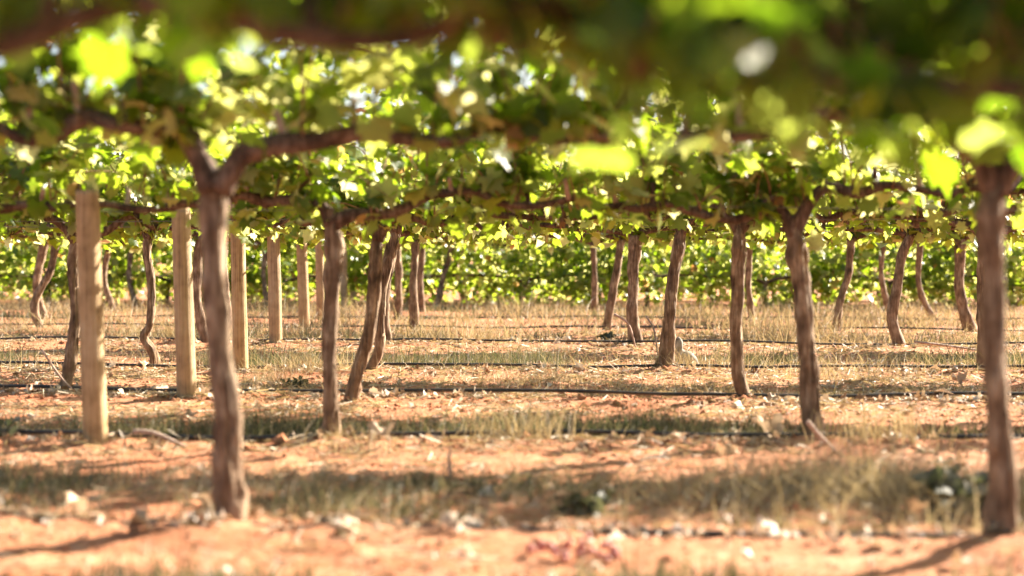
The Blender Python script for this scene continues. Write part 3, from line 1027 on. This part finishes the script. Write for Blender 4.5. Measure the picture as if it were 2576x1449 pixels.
clump(1700, 930, 260, .2, 704, 'straw_tuft', 'dry stalks around the trunk beside the bird', .14)
clump(430, 850, 420, .34, 705, 'straw_tuft', 'orange dry bush behind the thin snaking trunk', .35, lean=1.0, wdt=.003)


def lying_straw(name, y0, y1, half, n, ln, w, seed, label, thr=-.05):
    rg = np.random.default_rng(seed)
    X, Y, d = scatter_strip(y0, y1, half, n, rg, 1, thr, 1.7, seed % 13)
    k = len(X)
    Z = ground_z(X, Y) + .006 + rg.uniform(0, .015, k)
    a = rg.uniform(0, math.pi, k)
    L = ln * rg.uniform(.3, 1.2, k)
    dv = np.stack([np.cos(a), np.sin(a), rg.normal(0, .22, k)], -1) * L[:, None] / 2
    sv = np.stack([-np.sin(a), np.cos(a), rg.normal(0, .8, k)], -1) * w
    C = np.stack([X, Y, Z], -1)
    V = np.stack([C - dv - sv, C - dv + sv, C + dv + sv, C + dv - sv], 1).reshape(-1, 3)
    o = np.arange(k)[:, None] * 4
    tag(obj(name, mesh(name, V, o + np.array([0, 1, 2, 3]), M['straw'], False)), label, 'straw', kind='stuff')


lying_straw('straw_litter', R('A', -.9), R('A', 2.2), 3.4, 9000, .13, .0016, 721, 'straw lying about the first row')
lying_straw('straw_litter', R('B', -.5), R('B', 2.2), 4.6, 18000, .14, .0018, 722, 'straw lying about the second row')
lying_straw('straw_litter', R('C', -.3), R('C', 2.4), 5.6, 20000, .15, .0022, 723, 'straw matted about the third row')
lying_straw('straw_litter', R('D', -.3), R('D', 3.6), 7, 20000, .17, .0026, 724, 'straw lying about the fourth row')
lying_straw('straw_litter', R('E', -.3), R('E', 3.4), 8.5, 20000, .2, .003, 725, 'straw lying about the fifth row')


def litter(name, rows, n, size, seed, label):
    rg = np.random.default_rng(seed)
    P, B, S, K = [], [], [], []
    for r in rows:
        Y0 = ROWS[r][0]
        X = rg.uniform(-.34 * Y0, .34 * Y0, n)
        Y = row_y(r, X) + np.where(rg.random(n) < .65, rg.normal(-.02, .13, n), rg.uniform(-.9, 1.6, n))
        k = n2(X, Y, 1.3, 3) > -.12
        X, Y = X[k], Y[k]
        c = len(X)
        P.append(np.stack([X, Y, ground_z(X, Y) + .018], -1))
        B.append(basis(np.array([0, 0, 1.0]) + rg.normal(0, .55, (c, 3)), rg.normal(0, 1, (c, 3))))
        S.append(size * np.clip(np.exp(rg.normal(-.4, .45, c)), .2, 1.15))
        K.append(rg.integers(0, 3, c))
    v, f = bake(np.vstack(P), np.concatenate(B), np.concatenate(S), np.concatenate(K), DRY)
    tag(obj(name, mesh(name, v, f, M['dryleaf'])), label, 'leaves', kind='stuff')


litter('leaf_litter', 'AB', 380, .055, 741, 'dry curled leaf litter along the first two hoses')
litter('leaf_litter', 'CDE', 800, .065, 742, 'dry curled leaf litter along the third to fifth hoses')
litter('leaf_litter', 'FG', 300, .08, 743, 'dry leaf litter along the far hoses')


def clods(y0, y1, half, n, size, seed, label):
    rg = np.random.default_rng(seed)
    X = rg.uniform(-half, half, n)
    Y = y0(X) + rg.random(n) * (y1(X) - y0(X))
    s = size * np.exp(rg.normal(0, .55, n))
    base = np.array([(1, 0, 0), (-1, 0, 0), (0, 1, 0), (0, -1, 0), (0, 0, 1), (0, 0, -1)], float)
    tri = np.array([(0, 2, 4), (2, 1, 4), (1, 3, 4), (3, 0, 4), (2, 0, 5), (1, 2, 5), (3, 1, 5), (0, 3, 5)])
    V = base[None] * rg.uniform(.5, 1.2, (n, 6, 1)) + rg.normal(0, .18, (n, 6, 3))
    a = rg.uniform(0, 6.28, n)
    ca, sa = np.cos(a)[:, None], np.sin(a)[:, None]
    V = np.stack([V[..., 0] * ca - V[..., 1] * sa, V[..., 0] * sa + V[..., 1] * ca, V[..., 2] * .75], -1) * s[:, None, None]
    V += np.stack([X, Y, ground_z(X, Y) + s * .2], -1)[:, None, :]
    T = (tri[None] + (np.arange(n) * 6)[:, None, None]).reshape(-1, 3)
    tag(obj('soil_clods', mesh('soil_clods', V.reshape(-1, 3), T, M['soil'], True)), label, 'soil', kind='stuff')


clods(R('A', -1.3), R('A', 2.6), 3.2, 6000, .006, 761, 'small clods of orange soil about the first row')
clods(R('B', -.4), R('B', 2.6), 4.4, 6000, .007, 762, 'small clods of orange soil about the second row')
clods(R('C', -.4), R('C', 2.8), 5.4, 5000, .009, 763, 'small clods of orange soil about the third row')
clods(R('D', -.4), R('D', 4.0), 6.6, 4000, .011, 764, 'small clods of orange soil about the fourth row')

# ------------------------------------------------------------------ single things on the ground
FALLEN = [(190, 1283, .10, 'bright white curled leaf standing on edge by the first hose at left', 1.1),
          (372, 1318, .09, 'pale curled leaf on bare soil left of the thick forked trunk', .4),
          (845, 1300, .11, 'broad cream leaf lying right of the thick forked trunk', .15),
          (520, 1268, .08, 'pale leaf leaning at the left foot of the thick forked trunk', .9),
          (955, 1110, .12, 'white crumpled leaf by the second hose, near centre', .5),
          (1480, 1112, .06, 'small white leaf on the second hose, centre right', .5),
          (1700, 1108, .06, 'small white leaf against the second hose, left of the upswept vine', .5),
          (1945, 1092, .13, 'long pale leaf tilted up left of the upswept vine', .8),
          (2310, 1122, .12, 'cream leaf on sunlit soil right of the upswept vine', .2),
          (1880, 1225, .12, 'grey-white leaf in the straw below the upswept vine', .3),
          (2305, 1290, .08, 'white curled leaf left of the flared trunk', 1.0),
          (425, 975, .13, 'cream crumpled leaf at the foot of the second post', .6),
          (2350, 1000, .11, 'white leaf by the third hose at right', .7),
          (2420, 955, .13, 'heap of bleached leaf beyond the third hose at right', .4)]
for k, (x, y, s, lab, tilt) in enumerate(FALLEN):
    rg = np.random.default_rng(800 + k)
    Y = H * F / (y + 8 - HY)
    X = (x - CX) / F * Y
    o = obj('fallen_leaf', DRY_ME[k % 3], None, (X, Y, gz(X, Y) + .02 + .25 * s * tilt))
    o.scale = (s, s, s)
    o.rotation_euler = (tilt * rg.uniform(.7, 1.2), tilt * rg.uniform(-.5, .5), rg.uniform(0, 6.28))
    tag(o, lab, 'leaf', 'fallen leaves')

STICKS = [([(1133, 1188), (1130, 1160), (1133, 1125)], 7.0, .007, 'short stick standing upright in sunny soil near centre'),
          ([(2030, 1060), (2060, 1095), (2120, 1165)], 7.6, .011, 'pale broken stick leaning against the foot of the upswept vine'),
          ([(335, 1085), (390, 1090), (470, 1108)], 8.0, .012, 'bleached stick lying right of the biggest post'),
          ([(105, 880), (150, 945), (190, 985)], 11.0, .008, 'thin pale stick leaning left of the biggest post'),
          ([(1545, 790), (1580, 815), (1600, 830)], 16.6, .012, 'white bent stick beside the fifth-row trunk at centre'),
          ([(1625, 795), (1645, 830), (1655, 858)], 15.6, .010, 'pale forked stick left of the bird trunk'),
          ([(2300, 860), (2400, 872), (2500, 888)], 16.0, .012, 'long pale stick on the fifth hose at right')]
for k, (pth, Y, r, lab) in enumerate(STICKS):
    p = px(pth, Y)
    for q in p:
        q[2] = max(q[2], gz(q[0], q[1]) + r * .5)
    lo = int(np.argmin([q[2] for q in p]))
    p[lo][2] = min(p[lo][2], gz(p[lo][0], Y) + r * .5)
    v, f = tube(np.array(p) - p[0], [r, r * .9, r * .6], 14, 8, .25, k * 2.0)
    tag(obj('stick', mesh('stick', v, f, M['spur']), None, p[0]), lab, 'stick', 'sticks on the ground')

# fallen bunch of red grapes
Yg = H * F / (1375 - HY)
Xg = (1445 - CX) / F * Yg
rg = np.random.default_rng(900)
g0 = np.array([Xg, Yg, gz(Xg, Yg)])
root = tag(obj('grape_bunch', None, None, g0), 'fallen bunch of shrivelled red grapes on the soil before the first hose', 'grapes')
sv, sf = tube([(-.13, .05, .05), (-.05, .02, .035), (.05, 0, .025), (.13, -.03, .015)], [.004, .003, .002], 14, 6, .1)
obj('stalk', mesh('stalk', sv, sf, M['cane']), root)
th = np.linspace(0, math.pi, 7)
ph = np.linspace(0, 2 * math.pi, 10, endpoint=False)
bv = [(math.sin(a) * math.cos(b), math.sin(a) * math.sin(b), math.cos(a) * 1.15) for a in th for b in ph]
bf = [(i * 10 + j, i * 10 + (j + 1) % 10, (i + 1) * 10 + (j + 1) % 10, (i + 1) * 10 + j) for i in range(6) for j in range(10)]
bme = mesh('grape', np.array(bv) * .0105, bf, M['grape'])
for k in range(46):
    t = rg.uniform(-1, 1)
    o = obj('grape', bme, root, (t * .13 + rg.normal(0, .012), -t * .03 + rg.normal(0, .028), .012 + abs(rg.normal(0, .022))))
    s = rg.uniform(.7, 1.2)
    o.scale = (s, s * rg.uniform(.7, 1), s)
    o.rotation_euler = rg.uniform(0, 3, 3)


def weed(x, y, n, size, hgt, seed, label):
    Y = H * F / (y - HY)
    X = (x - CX) / F * Y
    rg = np.random.default_rng(seed)
    b = np.array([X, Y, gz(X, Y) - .01])
    root = tag(obj('weed_plant', None, None, b), label, 'weed', 'green weeds')
    for k in range(6):
        a = rg.uniform(0, 6.28)
        v, f = tube([(0, 0, 0), (.3 * hgt * math.cos(a), .3 * hgt * math.sin(a), .5 * hgt), (.8 * hgt * math.cos(a), .8 * hgt * math.sin(a), .9 * hgt)], [.003, .002], 8, 5, 0)
        obj('stem', mesh('stem', v, f, M['weed']), root)
    me = mesh('leaf', *LEAF_FAR[0], M['weed'])
    for k in range(n):
        a = rg.uniform(0, 6.28)
        rr = hgt * rg.uniform(.1, 1.05)
        o = obj('leaf', me, root, (rr * math.cos(a), rr * math.sin(a), hgt * rg.uniform(.15, 1)))
        s = size * rg.uniform(.6, 1.2)
        o.scale = (s, s, s)
        o.rotation_euler = (rg.normal(0, .7), rg.normal(0, .7), a - 1.57)


weed(1475, 1275, 40, .055, .085, 911, 'dark green weed in the shade behind the first hose, near centre')
weed(2425, 1270, 80, .065, .15, 912, 'dark green weed left of the flared trunk')
weed(10, 1100, 24, .05, .10, 915, 'bright green weed at the left edge by the second hose')
weed(745, 965, 30, .05, .08, 916, 'small yellow-green weed between the third post and the second-row trunk')
weed(1530, 848, 30, .07, .08, 917, 'round green weed left of the fifth-row trunk near centre')

# ------------------------------------------------------------------ the bird beside the fourth-row trunk
Yb = 13.5
fx = lambda x, y: ray(x, y, Yb)
c0 = fx(1724, 908)
c0[2] = gz(c0[0], Yb)
zb = c0[2]
m_ = Yb / F
spine = [(36, 8), (27, 17), (15, 27), (2, 34), (-9, 40), (-16, 50), (-17, 61), (-16, 71), (-17, 79), (-21, 83)]
rad = [(3, 8), (7, 13), (13, 18), (17, 21), (16.5, 19), (13, 14), (11, 11.5), (11.5, 11.5), (9.5, 10), (3, 3)]
sp3 = spline([(x * m_, 0, z * m_) for x, z in spine], 36)
ra = np.array([np.interp(np.linspace(0, 1, 36), np.linspace(0, 1, 10), [r[k] for r in rad]) for k in (0, 1)]).T * m_
tg = np.gradient(sp3, axis=0)
tg /= np.linalg.norm(tg, axis=1)[:, None]
side = np.array([0, 1.0, 0])
upv = np.cross(tg, side)
a = np.linspace(0, 2 * math.pi, 18, endpoint=False)
V = sp3[:, None, :] + ra[:, 0][:, None, None] * np.sin(a)[None, :, None] * upv[:, None, :] + ra[:, 1][:, None, None] * np.cos(a)[None, :, None] * side
q = np.arange(35)[:, None] * 18
j = np.arange(18)[None, :]
Fb = [tuple(t) for t in np.stack([q + j, q + (j + 1) % 18, q + 18 + (j + 1) % 18, q + 18 + j], -1).reshape(-1, 4)]
Fb += [tuple(range(17, -1, -1)), tuple(range(35 * 18, 36 * 18))]
bird = tag(obj('bird', mesh('bird', V.reshape(-1, 3), Fb, M['feather']), None, c0), 'pale grey bird standing upright beside a vine trunk, facing left', 'bird')
v, f = tube([(-23 * m_, 0, 80 * m_), (-28 * m_, 0, 79 * m_), (-33 * m_, 0, 76 * m_)], [.011, .008, .002], 8, 8, 0)
obj('beak', mesh('beak', v, f, M['horn']), bird)
for s in (-1, 1):
    o = obj('eye', mesh('eye', np.array(bv) * .0055, bf, M['eye']), bird, (-20 * m_, s * 9.0 * m_, 79 * m_))
    v, f = tube([(2 * m_, s * .022, 20 * m_), (0 * m_, s * .024, 8 * m_), (-1 * m_, s * .024, .002)], [.008, .005, .005], 8, 7, 0)
    lg = obj('leg', mesh('leg', v, f, M['horn']), bird)
    for t in (-.5, 0, .5):
        v, f = tube([(-1 * m_, s * .024, .005), (-1 * m_ - .035 * math.cos(t), s * .024 + .03 * math.sin(t), .002)], [.004, .002], 4, 6, 0)
        obj('toe', mesh('toe', v, f, M['horn']), lg)
